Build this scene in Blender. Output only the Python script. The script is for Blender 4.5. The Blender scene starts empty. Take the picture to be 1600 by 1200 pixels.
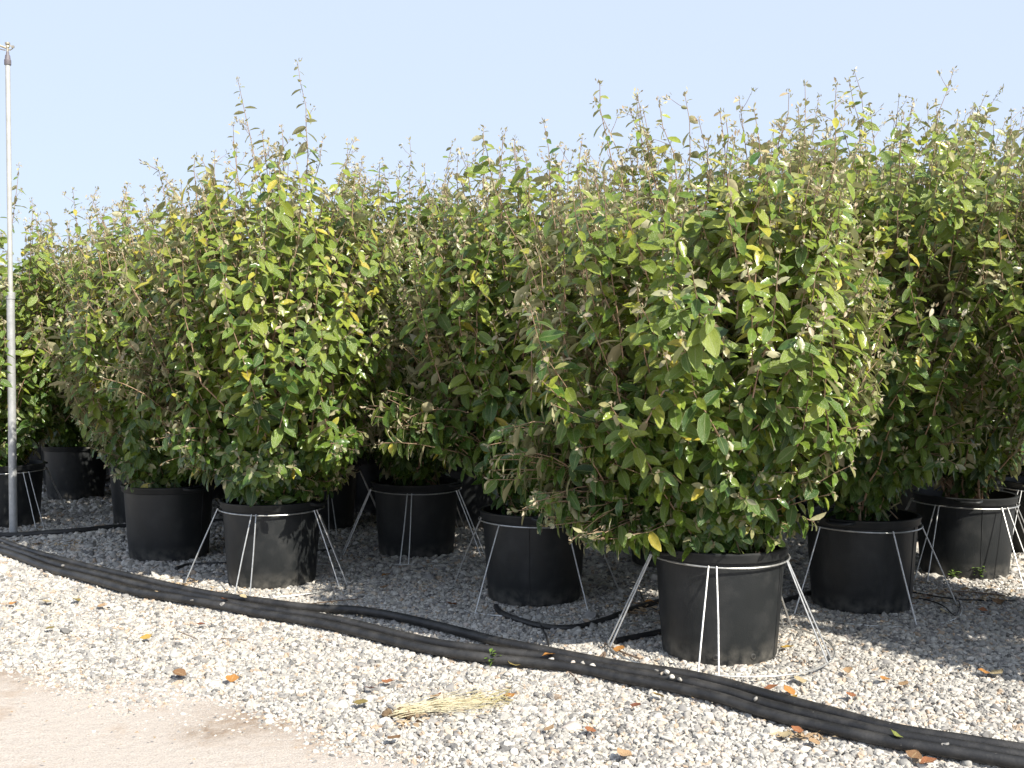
import bpy, math, random
import numpy as np
from mathutils import Vector, Matrix
R = math.radians
rng = np.random.default_rng(11)
random.seed(5)
S = bpy.context.scene
C = S.collection

# ------------------------------------------------------------------ camera, sky, sun, exposure
EYE, FPX, PITCH = 1.55, 1650.0, math.atan(35 / 1650)
cam_data = bpy.data.cameras.new('camera'); cam = bpy.data.objects.new('camera', cam_data); C.objects.link(cam)
cam.location = (0, 0, EYE); cam.rotation_euler = (R(90) - PITCH, 0, 0)
cam_data.sensor_width = 36; cam_data.lens = 36 * FPX / 1600
cam_data.clip_start = .05; cam_data.clip_end = 2000
S.camera = cam

SUN_AZ, SUN_EL = 139.0, 43.0          # azimuth clockwise from +Y
w = bpy.data.worlds.new('World'); S.world = w; w.use_nodes = True
wn = w.node_tree.nodes; wl = w.node_tree.links
bg = wn['Background']
sky = wn.new('ShaderNodeTexSky'); sky.sky_type = 'NISHITA'; sky.sun_disc = False
sky.sun_elevation = R(SUN_EL); sky.sun_rotation = R(SUN_AZ)
sky.air_density = 1.0; sky.dust_density = 1.6; sky.ozone_density = 2.5; sky.altitude = 100
hz = wn.new('ShaderNodeMix'); hz.data_type = 'RGBA'; hz.inputs[0].default_value = .8
hz.inputs[7].default_value = (5.75, 6.62, 8.3, 1)      # thin high haze over the whole sky
wl.new(sky.outputs[0], hz.inputs[6]); wl.new(hz.outputs[2], bg.inputs[0])
bg.inputs[1].default_value = 0.088

sd = bpy.data.lights.new('sun', 'SUN'); sun = bpy.data.objects.new('sun', sd); C.objects.link(sun)
sd.energy = 5.0; sd.angle = R(.5); sd.color = (1, .94, .83)
az, el = R(SUN_AZ), R(SUN_EL)
SD = Vector((math.sin(az) * math.cos(el), math.cos(az) * math.cos(el), math.sin(el)))
sun.rotation_euler = SD.to_track_quat('Z', 'Y').to_euler(); sun.location = SD * 20

S.view_settings.view_transform = 'Standard'; S.view_settings.look = 'None'
S.view_settings.exposure = 0.70; S.view_settings.gamma = 1; S.view_settings.use_curve_mapping = False

# ------------------------------------------------------------------ helpers
def at(px, py, z=0.0):
    """photo pixel -> point on the level z"""
    u, v = (px - 800) / FPX, (600 - py) / FPX
    d = Vector((u, math.cos(PITCH) + v * math.sin(PITCH), -math.sin(PITCH) + v * math.cos(PITCH)))
    return Vector((0, 0, EYE)) + d * ((z - EYE) / d.z)

def at_depth(px, py, y):
    u, v = (px - 800) / FPX, (600 - py) / FPX
    d = Vector((u, math.cos(PITCH) + v * math.sin(PITCH), -math.sin(PITCH) + v * math.cos(PITCH)))
    return Vector((0, 0, EYE)) + d * (y / d.y)

def project(P):
    P = np.asarray(P) - np.array([0, 0, EYE])
    f = P[:, 1] * math.cos(PITCH) - P[:, 2] * math.sin(PITCH)
    up = P[:, 1] * math.sin(PITCH) + P[:, 2] * math.cos(PITCH)
    f = np.maximum(f, .1)
    return 800 + FPX * P[:, 0] / f, 600 - FPX * up / f, f

def mesh_np(name, V, F, mat, attrs=None, smooth=True):
    """triangle mesh from arrays"""
    me = bpy.data.meshes.new(name)
    V = np.asarray(V, np.float32); F = np.asarray(F, np.int32)
    me.vertices.add(len(V)); me.vertices.foreach_set('co', V.ravel())
    me.loops.add(F.size); me.loops.foreach_set('vertex_index', F.ravel())
    me.polygons.add(len(F)); me.polygons.foreach_set('loop_start', np.arange(0, F.size, 3, dtype=np.int32))
    me.update(calc_edges=True)
    me.polygons.foreach_set('use_smooth', np.full(len(F), smooth))
    for k, a in (attrs or {}).items():
        at_ = me.attributes.new(k, 'FLOAT', 'POINT'); at_.data.foreach_set('value', np.asarray(a, np.float32))
    if mat: me.materials.append(mat)
    me.validate()
    return me

def link(name, data, parent=None, loc=(0, 0, 0), rz=0):
    o = bpy.data.objects.new(name, data); C.objects.link(o)
    o.location = loc; o.rotation_euler = (0, 0, rz)
    if parent: o.parent = parent
    return o

def tag(o, label=None, cat=None, group=None, kind=None):
    if label: o['label'] = label
    if cat: o['category'] = cat
    if group: o['group'] = group
    if kind: o['kind'] = kind
    return o

class MB:
    """collects geometry for one mesh"""
    def __init__(s): s.v = []; s.f = []
    def add(s, V, F):
        b = len(s.v); s.v += [tuple(p) for p in V]; s.f += [tuple(i + b for i in f) for f in F]; return s
    def mesh(s, name, mat, smooth=True, sharp=35):
        me = bpy.data.meshes.new(name); me.from_pydata(s.v, [], s.f); me.materials.append(mat)
        if smooth:
            me.polygons.foreach_set('use_smooth', [True] * len(me.polygons))
            me.set_sharp_from_angle(angle=R(sharp))
        me.update(); return me
    def obj(s, name, mat, parent=None, loc=(0, 0, 0), smooth=True, sharp=35):
        return link(name, s.mesh(name, mat, smooth, sharp), parent, loc)
    def lathe(s, prof, n=48, c=(0, 0, 0)):
        V = []; F = []
        for r, z in prof:
            for k in range(n):
                a = 2 * math.pi * k / n; V.append((c[0] + r * math.cos(a), c[1] + r * math.sin(a), c[2] + z))
        for i in range(len(prof) - 1):
            for k in range(n):
                k2 = (k + 1) % n; F.append((i * n + k, i * n + k2, (i + 1) * n + k2, (i + 1) * n + k))
        return s.add(V, F)
    def tube(s, pts, r, n=8, closed=False, caps=True):
        pts = [Vector(p) for p in pts]; m = len(pts)
        rr = r if isinstance(r, (list, tuple, np.ndarray)) else [r] * m
        V = []; F = []; ref = Vector((0, 0, 1))
        for i, p in enumerate(pts):
            if closed: t = pts[(i + 1) % m] - pts[i - 1]
            else: t = pts[min(i + 1, m - 1)] - pts[max(i - 1, 0)]
            t.normalize(); a = ref if abs(t.dot(ref)) < .9 else Vector((0, 1, 0))
            x = t.cross(a).normalized(); y = x.cross(t)
            for k in range(n):
                an = 2 * math.pi * k / n; V.append(p + (x * math.cos(an) + y * math.sin(an)) * rr[i])
        for i in range(m if closed else m - 1):
            j = (i + 1) % m
            for k in range(n):
                k2 = (k + 1) % n; F.append((i * n + k, j * n + k, j * n + k2, i * n + k2))
        if caps and not closed:
            F.append(tuple(range(n))); F.append(tuple((m - 1) * n + k for k in reversed(range(n))))
        return s.add(V, F)
    def box(s, c, d):
        x, y, z = c; a, b, e = d[0] / 2, d[1] / 2, d[2] / 2
        V = [(x + i * a, y + j * b, z + k * e) for k in (-1, 1) for j in (-1, 1) for i in (-1, 1)]
        return s.add(V, [(0, 2, 3, 1), (4, 5, 7, 6), (0, 1, 5, 4), (2, 6, 7, 3), (0, 4, 6, 2), (1, 3, 7, 5)])

def spline(P, n=6):
    P = [Vector(p) for p in P]; Q = [P[0] * 2 - P[1]] + P + [P[-1] * 2 - P[-2]]; out = []
    for i in range(1, len(Q) - 2):
        a, b, c, d = Q[i - 1:i + 3]
        for k in range(n):
            t = k / n
            out.append(.5 * ((2 * b) + (c - a) * t + (2 * a - 5 * b + 4 * c - d) * t * t + (3 * b - a - 3 * c + d) * t ** 3))
    out.append(P[-1]); return out

# ------------------------------------------------------------------ materials
class NT:
    def __init__(s, name):
        s.m = bpy.data.materials.new(name); s.m.use_nodes = True
        s.n = s.m.node_tree.nodes; s.l = s.m.node_tree.links; s.p = s.n['Principled BSDF']; s.out = s.n['Material Output']
    def new(s, t, **kw):
        x = s.n.new(t)
        for k, v in kw.items(): setattr(x, k, v)
        return x
    def noise(s, scale, detail=4, rough=.55, vec=None):
        x = s.new('ShaderNodeTexNoise'); x.inputs['Scale'].default_value = scale
        x.inputs['Detail'].default_value = detail; x.inputs['Roughness'].default_value = rough
        s.l.new(vec or s.coord(), x.inputs['Vector']); return x.outputs['Fac']
    def coord(s, k='Object'):
        if not hasattr(s, 'tc'): s.tc = s.new('ShaderNodeTexCoord')
        return s.tc.outputs[k]
    def ramp(s, fac, stops, interp='LINEAR'):
        x = s.new('ShaderNodeValToRGB'); e = x.color_ramp.elements; x.color_ramp.interpolation = interp
        e.remove(e[1]); e[0].position = stops[0][0]; e[0].color = tuple(stops[0][1]) + (1,)
        for p, c in stops[1:]: e.new(p).color = tuple(c) + (1,)
        s.l.new(fac, x.inputs[0]); return x.outputs[0]
    def mix(s, f, a, b, mode='MIX'):
        x = s.new('ShaderNodeMix', data_type='RGBA', blend_type=mode)
        for sock, v in ((x.inputs[0], f), (x.inputs[6], a), (x.inputs[7], b)):
            if hasattr(v, 'is_output') or isinstance(v, bpy.types.NodeSocket): s.l.new(v, sock)
            elif isinstance(v, (int, float)): sock.default_value = v
            else: sock.default_value = tuple(v) + (1,)
        return x.outputs[2]
    def math(s, op, a, b=0.0, clamp=False):
        x = s.new('ShaderNodeMath', operation=op, use_clamp=clamp)
        for i, v in enumerate((a, b)):
            if isinstance(v, bpy.types.NodeSocket): s.l.new(v, x.inputs[i])
            else: x.inputs[i].default_value = v
        return x.outputs[0]
    def attr(s, name, typ='GEOMETRY'):
        x = s.new('ShaderNodeAttribute', attribute_name=name, attribute_type=typ); return x.outputs['Fac']
    def bump(s, h, dist=.002, strength=1.0):
        x = s.new('ShaderNodeBump'); x.inputs['Distance'].default_value = dist; x.inputs['Strength'].default_value = strength
        s.l.new(h, x.inputs['Height']); s.l.new(x.outputs[0], s.p.inputs['Normal']); return x
    def col(s, c):
        if isinstance(c, bpy.types.NodeSocket): s.l.new(c, s.p.inputs['Base Color'])
        else: s.p.inputs['Base Color'].default_value = tuple(c) + (1,)
        return s
    def set(s, **kw):
        for k, v in kw.items():
            k = {'rough': 'Roughness', 'metal': 'Metallic', 'spec': 'Specular IOR Level', 'coat': 'Coat Weight'}[k]
            if isinstance(v, bpy.types.NodeSocket): s.l.new(v, s.p.inputs[k])
            else: s.p.inputs[k].default_value = v
        return s

def leaf_material():
    t = NT('shrub_leaf')
    tone, young, across = t.attr('tone'), t.attr('young'), t.attr('across')
    vein = t.noise(55, 2)
    top = t.ramp(tone, [(0, (.022, .055, .016)), (.25, (.054, .120, .022)), (.5, (.125, .198, .028)), (.93, (.27, .315, .043)), (1, (.42, .36, .05))])  # leaf greens; dark end deepened for shaded leaves, bright end raised for sunlit ones
    top = t.mix(.45, top, t.ramp(vein, [(.3, (.6, .6, .6)), (.7, (1.45, 1.4, 1.3))]), 'MULTIPLY')
    rib = t.math('LESS_THAN', across, .07)
    edge = t.math('GREATER_THAN', across, .9)
    top = t.mix(t.math('MULTIPLY', rib, .45), top, (.30, .33, .14))
    top = t.mix(t.math('MULTIPLY', edge, .3), top, (.32, .34, .16))
    silver = t.ramp(t.math('FRACT', t.math('MULTIPLY', tone, 7.3)), [(0, (.43, .38, .26)), (.5, (.40, .29, .19)), (1, (.52, .48, .36))])
    top = t.mix(young, top, silver)
    under = t.ramp(t.math('FRACT', t.math('MULTIPLY', tone, 5.1)), [(0, (.38, .37, .22)), (.6, (.45, .40, .24)), (1, (.54, .52, .36))])
    geo = t.new('ShaderNodeNewGeometry')
    col = t.mix(geo.outputs['Backfacing'], top, under)
    t.col(col)
    rough = t.math('ADD', t.math('MULTIPLY', geo.outputs['Backfacing'], .3), t.ramp(vein, [(.3, (.18,) * 3), (.7, (.36,) * 3)]))
    rough = t.math('ADD', rough, t.math('MULTIPLY', young, .25))
    t.set(rough=rough, spec=.55)
    t.bump(vein, .004, .7)
    tr = t.new('ShaderNodeBsdfTranslucent')
    t.l.new(t.mix(.5, col, (.22, .30, .03)), tr.inputs[0])
    mx = t.new('ShaderNodeMixShader'); mx.inputs[0].default_value = .23
    t.l.new(t.p.outputs[0], mx.inputs[1]); t.l.new(tr.outputs[0], mx.inputs[2]); t.l.new(mx.outputs[0], t.out.inputs[0])
    return t.m
LEAF = leaf_material()

def simple(name, c1, c2, scale, rough=.6, metal=0, spec=.5, bump=0, bscale=None):
    t = NT(name); n = t.noise(scale, 5)
    t.col(t.ramp(n, [(.3, c1), (.7, c2)])).set(rough=rough, metal=metal, spec=spec)
    if bump: t.bump(t.noise(bscale or scale * 4, 4), bump)
    return t.m
TWIG = simple('twig_bark', (.27, .165, .10), (.44, .31, .21), 30, .75, bump=.001)
STEM = simple('stem_bark', (.085, .062, .045), (.20, .15, .11), 22, .85, bump=.003)
SOIL = simple('potting_soil', (.035, .024, .016), (.10, .07, .045), 35, .95, bump=.012, bscale=60)
ROOT = simple('root_soil', (.09, .055, .03), (.2, .14, .08), 60, .95, bump=.006)
WIRE = simple('galvanised_wire', (.42, .42, .41), (.62, .62, .60), 45, .42, metal=.75, bump=.0006, bscale=200)
STRAW = simple('dry_straw', (.46, .40, .24), (.60, .55, .40), 18, .7)
STRAWG = simple('straw_seed_head', (.34, .31, .12), (.52, .42, .24), 40, .8)
WEED = simple('weed_green', (.07, .13, .02), (.14, .22, .04), 40, .5)
DEAD = simple('dead_twig', (.10, .07, .05), (.24, .17, .12), 50, .8)
def pot_material():
    t = NT('black_pot_plastic')
    big = t.noise(7, 5); fine = t.noise(160, 3)
    d = t.mix(t.ramp(big, [(.5, (0,) * 3), (.75, (1,) * 3)]), (.013, .015, .016), (.031, .032, .032))
    sp = t.ramp(t.noise(75, 2, .8), [(.74, (0,) * 3), (.78, (1,) * 3)])
    d = t.mix(t.math('MULTIPLY', sp, .55), d, (.16, .15, .13))
    sx = t.new('ShaderNodeSeparateXYZ'); t.l.new(t.coord(), sx.inputs[0])
    low = t.math('MULTIPLY', t.ramp(sx.outputs[2], [(0, (1,) * 3), (.12, (0,) * 3)]), t.ramp(t.noise(18, 5), [(.35, (0,) * 3), (.65, (1,) * 3)]))
    d = t.mix(t.math('MULTIPLY', low, .75), d, (.16, .15, .13))
    t.col(d).set(rough=t.ramp(big, [(.3, (.42,) * 3), (.7, (.6,) * 3)]), spec=.45); t.bump(fine, .0008); return t.m
POT = pot_material()
def pipe_material():
    t = NT('black_polythene_pipe')
    dust = t.ramp(t.noise(6, 6, .7), [(.42, (0,) * 3), (.72, (1,) * 3)])
    sp = t.ramp(t.noise(60, 3, .8), [(.68, (0,) * 3), (.74, (1,) * 3)])
    d = t.mix(dust, (.016, .016, .017), (.060, .057, .054)); d = t.mix(t.math('MULTIPLY', sp, .5), d, (.30, .28, .25))
    t.col(d).set(rough=.5, spec=.45); t.bump(t.noise(90, 3), .001); return t.m
PIPE = pipe_material()
TUBE = simple('black_tubing', (.014, .014, .015), (.045, .042, .04), 20, .5)
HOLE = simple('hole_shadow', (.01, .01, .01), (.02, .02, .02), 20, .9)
GALV = simple('weathered_zinc_pipe', (.36, .37, .37), (.48, .49, .49), 22, .5, metal=.3, bump=.0015, bscale=60)
PALE = simple('pale_painted_pipe', (.40, .40, .38), (.50, .50, .48), 14, .45, metal=.15)
COUP = simple('grey_plastic_fitting', (.10, .09, .10), (.17, .15, .16), 30, .5)
BRASS = simple('dull_brass', (.38, .34, .26), (.55, .50, .40), 40, .4, metal=.7)

# ------------------------------------------------------------------ ground
TRACK = [(-700, 1000), (0, 1012), (120, 1030), (260, 1052), (380, 1085), (500, 1120), (620, 1160), (760, 1195), (900, 1250), (1100, 1330), (1500, 1500)]
TW = np.array([tuple(at(*p))[:2] for p in TRACK])
def track_side(x, y):
    """>0 on the beige track (camera side), in metres"""
    return np.interp(x, TW[:, 0], TW[:, 1]) - y

def ground_material():
    t = NT('gravel_bed')
    v = t.new('ShaderNodeTexVoronoi'); v.inputs['Scale'].default_value = 34; t.l.new(t.coord(), v.inputs['Vector'])
    big = t.noise(.9, 5)
    c = t.ramp(v.outputs['Color'], [(0, (.20, .18, .155)), (.5, (.34, .32, .29)), (1, (.46, .44, .40))])
    c = t.mix(t.ramp(big, [(.4, (0,) * 3), (.7, (1,) * 3)]), c, (.26, .21, .16))
    t.col(c).set(rough=.95, spec=.2)
    h = t.math('SUBTRACT', 1.0, v.outputs['Distance']); t.bump(h, .015); return t.m
def track_material():
    t = NT('beige_track')
    v = t.new('ShaderNodeTexVoronoi'); v.inputs['Scale'].default_value = 110; t.l.new(t.coord(), v.inputs['Vector'])
    fine = t.noise(130, 5, .7); big = t.noise(2.3, 6, .6); mid = t.noise(16, 5, .65)
    c = t.ramp(fine, [(.3, (.38, .32, .27)), (.5, (.53, .47, .415)), (.72, (.64, .595, .54))])
    c = t.mix(t.ramp(v.outputs['Distance'], [(0, (.5,) * 3), (.35, (0,) * 3)]), c, (.62, .575, .53))
    c = t.mix(t.math('MULTIPLY', t.ramp(big, [(.52, (0,) * 3), (.66, (1,) * 3)]), .55), c, (.40, .29, .20))
    soil = t.attr('soil')
    sm = t.math('MULTIPLY', soil, t.ramp(mid, [(.35, (.35,) * 3), (.6, (1,) * 3)]))
    c = t.mix(sm, c, (.25, .175, .115))
    t.col(c).set(rough=.95, spec=.15)
    t.bump(t.math('ADD', fine, t.math('MULTIPLY', mid, 1.5)), .009); return t.m

gm = MB(); L = 600
gm.add([(-L, -L, 0), (L, -L, 0), (L, L, 0), (-L, L, 0)], [(0, 1, 2, 3)])
tag(gm.obj('ground', ground_material(), smooth=False), kind='structure')
# track sheet: fine grid near the camera with a ragged edge against the gravel
xs = np.concatenate([[-60, -20, -9], np.arange(-7, 3.5, .07), [4, 6, 9]])
VV = []; FF = []; soilv = []
SOILP = [(60, 1032, .42), (150, 1045, .25), (0, 1020, .3), (470, 1115, .26), (430, 1128, .22), (610, 1155, .18), (330, 1150, .1)]
SP = [(tuple(at(a, b))[:2], r) for a, b, r in SOILP]
rows = 46
for i, x in enumerate(xs):
    e = float(np.interp(x, TW[:, 0], TW[:, 1])) + .10 * math.sin(x * 3.1) + .06 * math.sin(x * 11.3 + 1) + .03 * math.sin(x * 37)
    for j in range(rows):
        s_ = j / (rows - 1); y = e - (s_ ** 1.0) * 3.2 if j < rows - 1 else -60
        z = .004 + .006 * min(1, j / 4) + .004 * math.sin(x * 5 + y * 3) * min(1, j / 6)
        VV.append((x, y, z))
        f = 0
        for (q, r) in SP: f = max(f, math.exp(-(((x - q[0]) / 1.6) ** 2 + (y - q[1]) ** 2) / (r * r) * 1.4))
        soilv.append(f)
for i in range(len(xs) - 1):
    for j in range(rows - 1):
        a, b, c, d = i * rows + j, (i + 1) * rows + j, (i + 1) * rows + j + 1, i * rows + j + 1
        FF += [(a, c, b), (a, d, c)]
tag(link('dirt_track', mesh_np('dirt_track', VV, FF, track_material(), {'soil': soilv})), kind='structure')

# gravel: points carrying size, turn and tone; one stone shape out of seven on each
def stone_material(v):
    t = NT('limestone_chips')
    tone = t.new('ShaderNodeValue').outputs[0]; tone.default_value = v
    c = t.ramp(tone, [(0, (.13, .127, .122)), (.10, (.25, .24, .23)), (.35, (.38, .362, .33)), (.62, (.48, .46, .42)), (.82, (.58, .555, .505)), (.90, (.47, .39, .30)), (.96, (.34, .25, .18)), (1, (.66, .65, .63))])
    c = t.mix(.5, c, t.ramp(t.noise(1.6, 5, .7), [(.3, (.72,) * 3), (.7, (1.2,) * 3)]), 'MULTIPLY')
    t.col(c).set(rough=.85, spec=.3); t.bump(t.noise(3, 3), .0012); return t.m
NS = 22
def gravel():
    pts = []
    def band(x0, x1, y0, y1, sp, size, layers):
        for lay in range(layers):
            nx, ny = int((x1 - x0) / sp), int((y1 - y0) / sp)
            gx, gy = np.meshgrid(np.arange(nx), np.arange(ny))
            x = x0 + (gx + .5 * (gy % 2) + rng.uniform(-.42, .42, gx.shape)) * sp
            y = y0 + (gy + rng.uniform(-.42, .42, gx.shape)) * sp
            x, y = x.ravel(), y.ravel(); px, py, f = project(np.stack([x, y, x * 0], 1))
            k = (px > -260) & (px < 1860) & (py < 1340)
            x, y = x[k], y[k]
            sd_ = track_side(x, y) + .10 * np.sin(x * 7 + 1) * np.sin(y * 9) + .05 * np.sin(x * 23) * np.sin(y * 19 + 2)
            q = np.clip(1 - (sd_ - .0) / .95, 0, 1) ** 1.5                       # 1 gravel .. 0 track
            keep = rng.random(len(x)) < np.clip(q + .24, 0, 1)
            x, y, q, sd_ = x[keep], y[keep], q[keep], sd_[keep]
            s = size * rng.lognormal(0, .28, len(x)) * (.36 + .64 * q)
            z = (lay * .010 + rng.uniform(-.004, .004, len(x))) * q + s * .12
            pts.append(np.stack([x, y, z, s, q], 1))
    band(-4.3, 4.3, 3.2, 7.4, .0184, .0108, 2)
    band(-6.8, 6.8, 7.4, 10.5, .030, .0165, 2)
    band(-9.5, 7.5, 10.5, 15.5, .05, .026, 1)
    # stones heaped along the near side of the pipes and a few resting on them
    FP = [(0, 868), (140, 905), (280, 936), (420, 960), (560, 988), (700, 1020), (850, 1037), (975, 1060), (1130, 1092), (1300, 1139), (1400, 1162), (1600, 1192)]
    fw = np.array([tuple(at(a, b, .03))[:2] for a, b in FP]); k = rng.uniform(0, len(FP) - 1.001, 1500); i0 = k.astype(int); fr = (k - i0)[:, None]
    q2 = fw[i0] * (1 - fr) + fw[i0 + 1] * fr; off = rng.gamma(2, .014, 1500) + .030
    pts.append(np.stack([q2[:, 0] - off * .35, q2[:, 1] - off, np.maximum(.026 - (off - .03) * .5, .008), .0115 * rng.lognormal(0, .25, 1500), off * 0 + 1], 1))
    for (a, b, z_) in ((1025, 1048, .075), (1036, 1053, .075), (1042, 1050, .09), (1050, 1058, .075), (1062, 1061, .072), (895, 1036, .07), (862, 1030, .07), (1475, 1165, .072), (910, 1036, .072), (300, 938, .065), (348, 944, .068), (98, 884, .065), (925, 1040, .07), (1180, 1092, .07)):
        q3 = at(a, b, z_); pts.append(np.array([[q3.x, q3.y, z_, rng.uniform(.010, .016), 1]]))
    P = np.concatenate(pts); n = len(P)
    me = bpy.data.meshes.new('gravel'); me.vertices.add(n); me.vertices.foreach_set('co', P[:, :3].astype(np.float32).ravel())
    def A(k, typ, d, prop):
        a = me.attributes.new(k, typ, 'POINT'); a.data.foreach_set(prop, d)
    sc = P[:, 3:4] * np.stack([rng.uniform(.85, 1.45, n), rng.uniform(.8, 1.1, n), rng.uniform(.5, .95, n)], 1)
    rot = np.stack([rng.normal(0, .45, n), rng.normal(0, .45, n), rng.uniform(0, 6.28, n)], 1)
    A('scl', 'FLOAT_VECTOR', sc.astype(np.float32).ravel(), 'vector'); A('rot', 'FLOAT_VECTOR', rot.astype(np.float32).ravel(), 'vector')
    A('shape', 'INT', rng.integers(0, NS, n).astype(np.int32), 'value')
    o = link('gravel', me)
    ng = bpy.data.node_groups.new('gravel_stones', 'GeometryNodeTree')
    ng.interface.new_socket('Geometry', in_out='INPUT', socket_type='NodeSocketGeometry')
    ng.interface.new_socket('Geometry', in_out='OUTPUT', socket_type='NodeSocketGeometry')
    N, K = ng.nodes, ng.links
    gi, go = N.new('NodeGroupInput'), N.new('NodeGroupOutput')
    join = N.new('GeometryNodeJoinGeometry')
    for i in range(NS):
        ico = N.new('GeometryNodeMeshIcoSphere'); ico.inputs['Radius'].default_value = 1; ico.inputs['Subdivisions'].default_value = 2
        pos = N.new('GeometryNodeInputPosition'); ad = N.new('ShaderNodeVectorMath'); ad.operation = 'ADD'; ad.inputs[1].default_value = (i * 7.7, i * 3.1, i * 1.9)
        nz = N.new('ShaderNodeTexNoise'); nz.inputs['Scale'].default_value = .85; nz.inputs['Detail'].default_value = 1.5
        sb = N.new('ShaderNodeVectorMath'); sb.operation = 'SUBTRACT'; sb.inputs[1].default_value = (.5, .5, .5)
        ml = N.new('ShaderNodeVectorMath'); ml.operation = 'SCALE'; ml.inputs['Scale'].default_value = 2.1
        sp = N.new('GeometryNodeSetPosition'); sm = N.new('GeometryNodeSetMaterial'); sm.inputs['Material'].default_value = stone_material((i * 9 % NS + .5) / NS)
        sh = N.new('GeometryNodeSetShadeSmooth'); sh.inputs['Shade Smooth'].default_value = (i % 3 != 0)
        gt = N.new('GeometryNodeGeometryToInstance')
        K.new(pos.outputs[0], ad.inputs[0]); K.new(ad.outputs[0], nz.inputs['Vector']); K.new(nz.outputs['Color'], sb.inputs[0])
        K.new(sb.outputs[0], ml.inputs[0]); K.new(ml.outputs[0], sp.inputs['Offset'])
        K.new(ico.outputs['Mesh'], sp.inputs['Geometry']); K.new(sp.outputs[0], sm.inputs['Geometry']); 
        K.new(sm.outputs[0], sh.inputs['Geometry'])
        K.new(sh.outputs[0], gt.inputs[0]); K.new(gt.outputs[0], join.inputs[0])
    iop = N.new('GeometryNodeInstanceOnPoints'); iop.inputs['Pick Instance'].default_value = True
    def named(nm, typ):
        a = N.new('GeometryNodeInputNamedAttribute'); a.data_type = typ; a.inputs['Name'].default_value = nm; return a.outputs['Attribute']
    K.new(gi.outputs[0], iop.inputs['Points']); K.new(join.outputs[0], iop.inputs['Instance'])
    K.new(named('shape', 'INT'), iop.inputs['Instance Index']); K.new(named('rot', 'FLOAT_VECTOR'), iop.inputs['Rotation'])
    K.new(named('scl', 'FLOAT_VECTOR'), iop.inputs['Scale']); K.new(iop.outputs[0], go.inputs[0])
    md = o.modifiers.new('stones', 'NODES'); md.node_group = ng
    tag(o, 'loose pale grey and white stone chips covering the ground', 'gravel', kind='stuff')
    print('stones', n)
gravel()

# ------------------------------------------------------------------ pots and stands
HP, RR, RB = .575, .352, .300           # pot height, rim radius, base radius
def pot_meshes():
    rs = RR - .016
    body = MB().lathe([(0, .004), (RB - .02, 0), (RB - .004, .004), (RB, .018), (RB + (rs - RB) * .5, .25), (rs, HP - .045), (rs, HP - .04)])
    rim = MB().lathe([(rs, HP - .052), (RR - .004, HP - .050), (RR, HP - .044), (RR + .001, HP - .016), (RR + .006, HP - .010), (RR + .006, HP - .002), (RR, HP + .003), (RR - .018, HP), (RR - .021, HP - .03), (RR - .035, HP - .12)])
    soil = MB(); n = 24; V = [(0, 0, HP - .045)]; F = []
    for q in range(1, 6):
        for k in range(n):
            a = 2 * math.pi * k / n; r = (RR - .024) * q / 5
            V.append((r * math.cos(a), r * math.sin(a), HP - .07 + .02 * math.cos(q * .6) + random.uniform(-.008, .008)))
    for k in range(n): F.append((0, 1 + k, 1 + (k + 1) % n))
    for q in range(4):
        for k in range(n):
            k2 = (k + 1) % n; F.append((1 + q * n + k, 1 + (q + 1) * n + k, 1 + (q + 1) * n + k2, 1 + q * n + k2))
    soil.add(V, F)
    handle = MB()
    sec = []
    for k in range(9):
        a = math.pi * k / 8; sec.append((RR - .012 + .055 * math.sin(a), .085 * math.cos(a), HP - .012 - .012 * math.sin(a)))
    handle.tube(sec, .011, 8)
    handle.box((RR + .012, 0, HP - .02), (.03, .15, .008))
    seam = MB().tube([(RB + .0005, 0, .02), (rs + .001, 0, HP - .05)], .0035, 6)
    hole = MB().lathe([(.004, .004), (.009, .004), (.013, .0035), (.016, 0), (.013, -.003)], 14)
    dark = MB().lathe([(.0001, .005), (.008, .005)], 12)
    return dict(body=body.mesh('pot', POT), rim=rim.mesh('rim', POT, sharp=50), soil=soil.mesh('soil', SOIL), handle=handle.mesh('handle', POT),
                seam=seam.mesh('seam', POT), hole=hole.mesh('drain_hole', POT), dark=dark.mesh('hole_opening', HOLE))
PM = pot_meshes()
def put_pot(root, turn, detail=2, seam_at=None, holes=()):
    p = link('pot', PM['body'], root, rz=turn)
    p.location.z = .016
    r = link('rim', PM['rim'], p)
    link('soil', PM['soil'], root, rz=turn, loc=(0, 0, .016))
    if detail:
        for s in (0, math.pi): link('handle', PM['handle'], p, rz=s)
    if seam_at is not None: link('seam', PM['seam'], p, rz=seam_at - turn)
    for h in holes:
        o = link('drain_hole', PM['hole'], p)
        a = h - turn; rr = RB + .0035
        o.location = (rr * math.cos(a), rr * math.sin(a), .045); o.rotation_euler = (R(90), 0, a + R(90))
        o2 = link('drain_hole', PM['dark'], p); o2.location = o.location; o2.rotation_euler = o.rotation_euler

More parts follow.
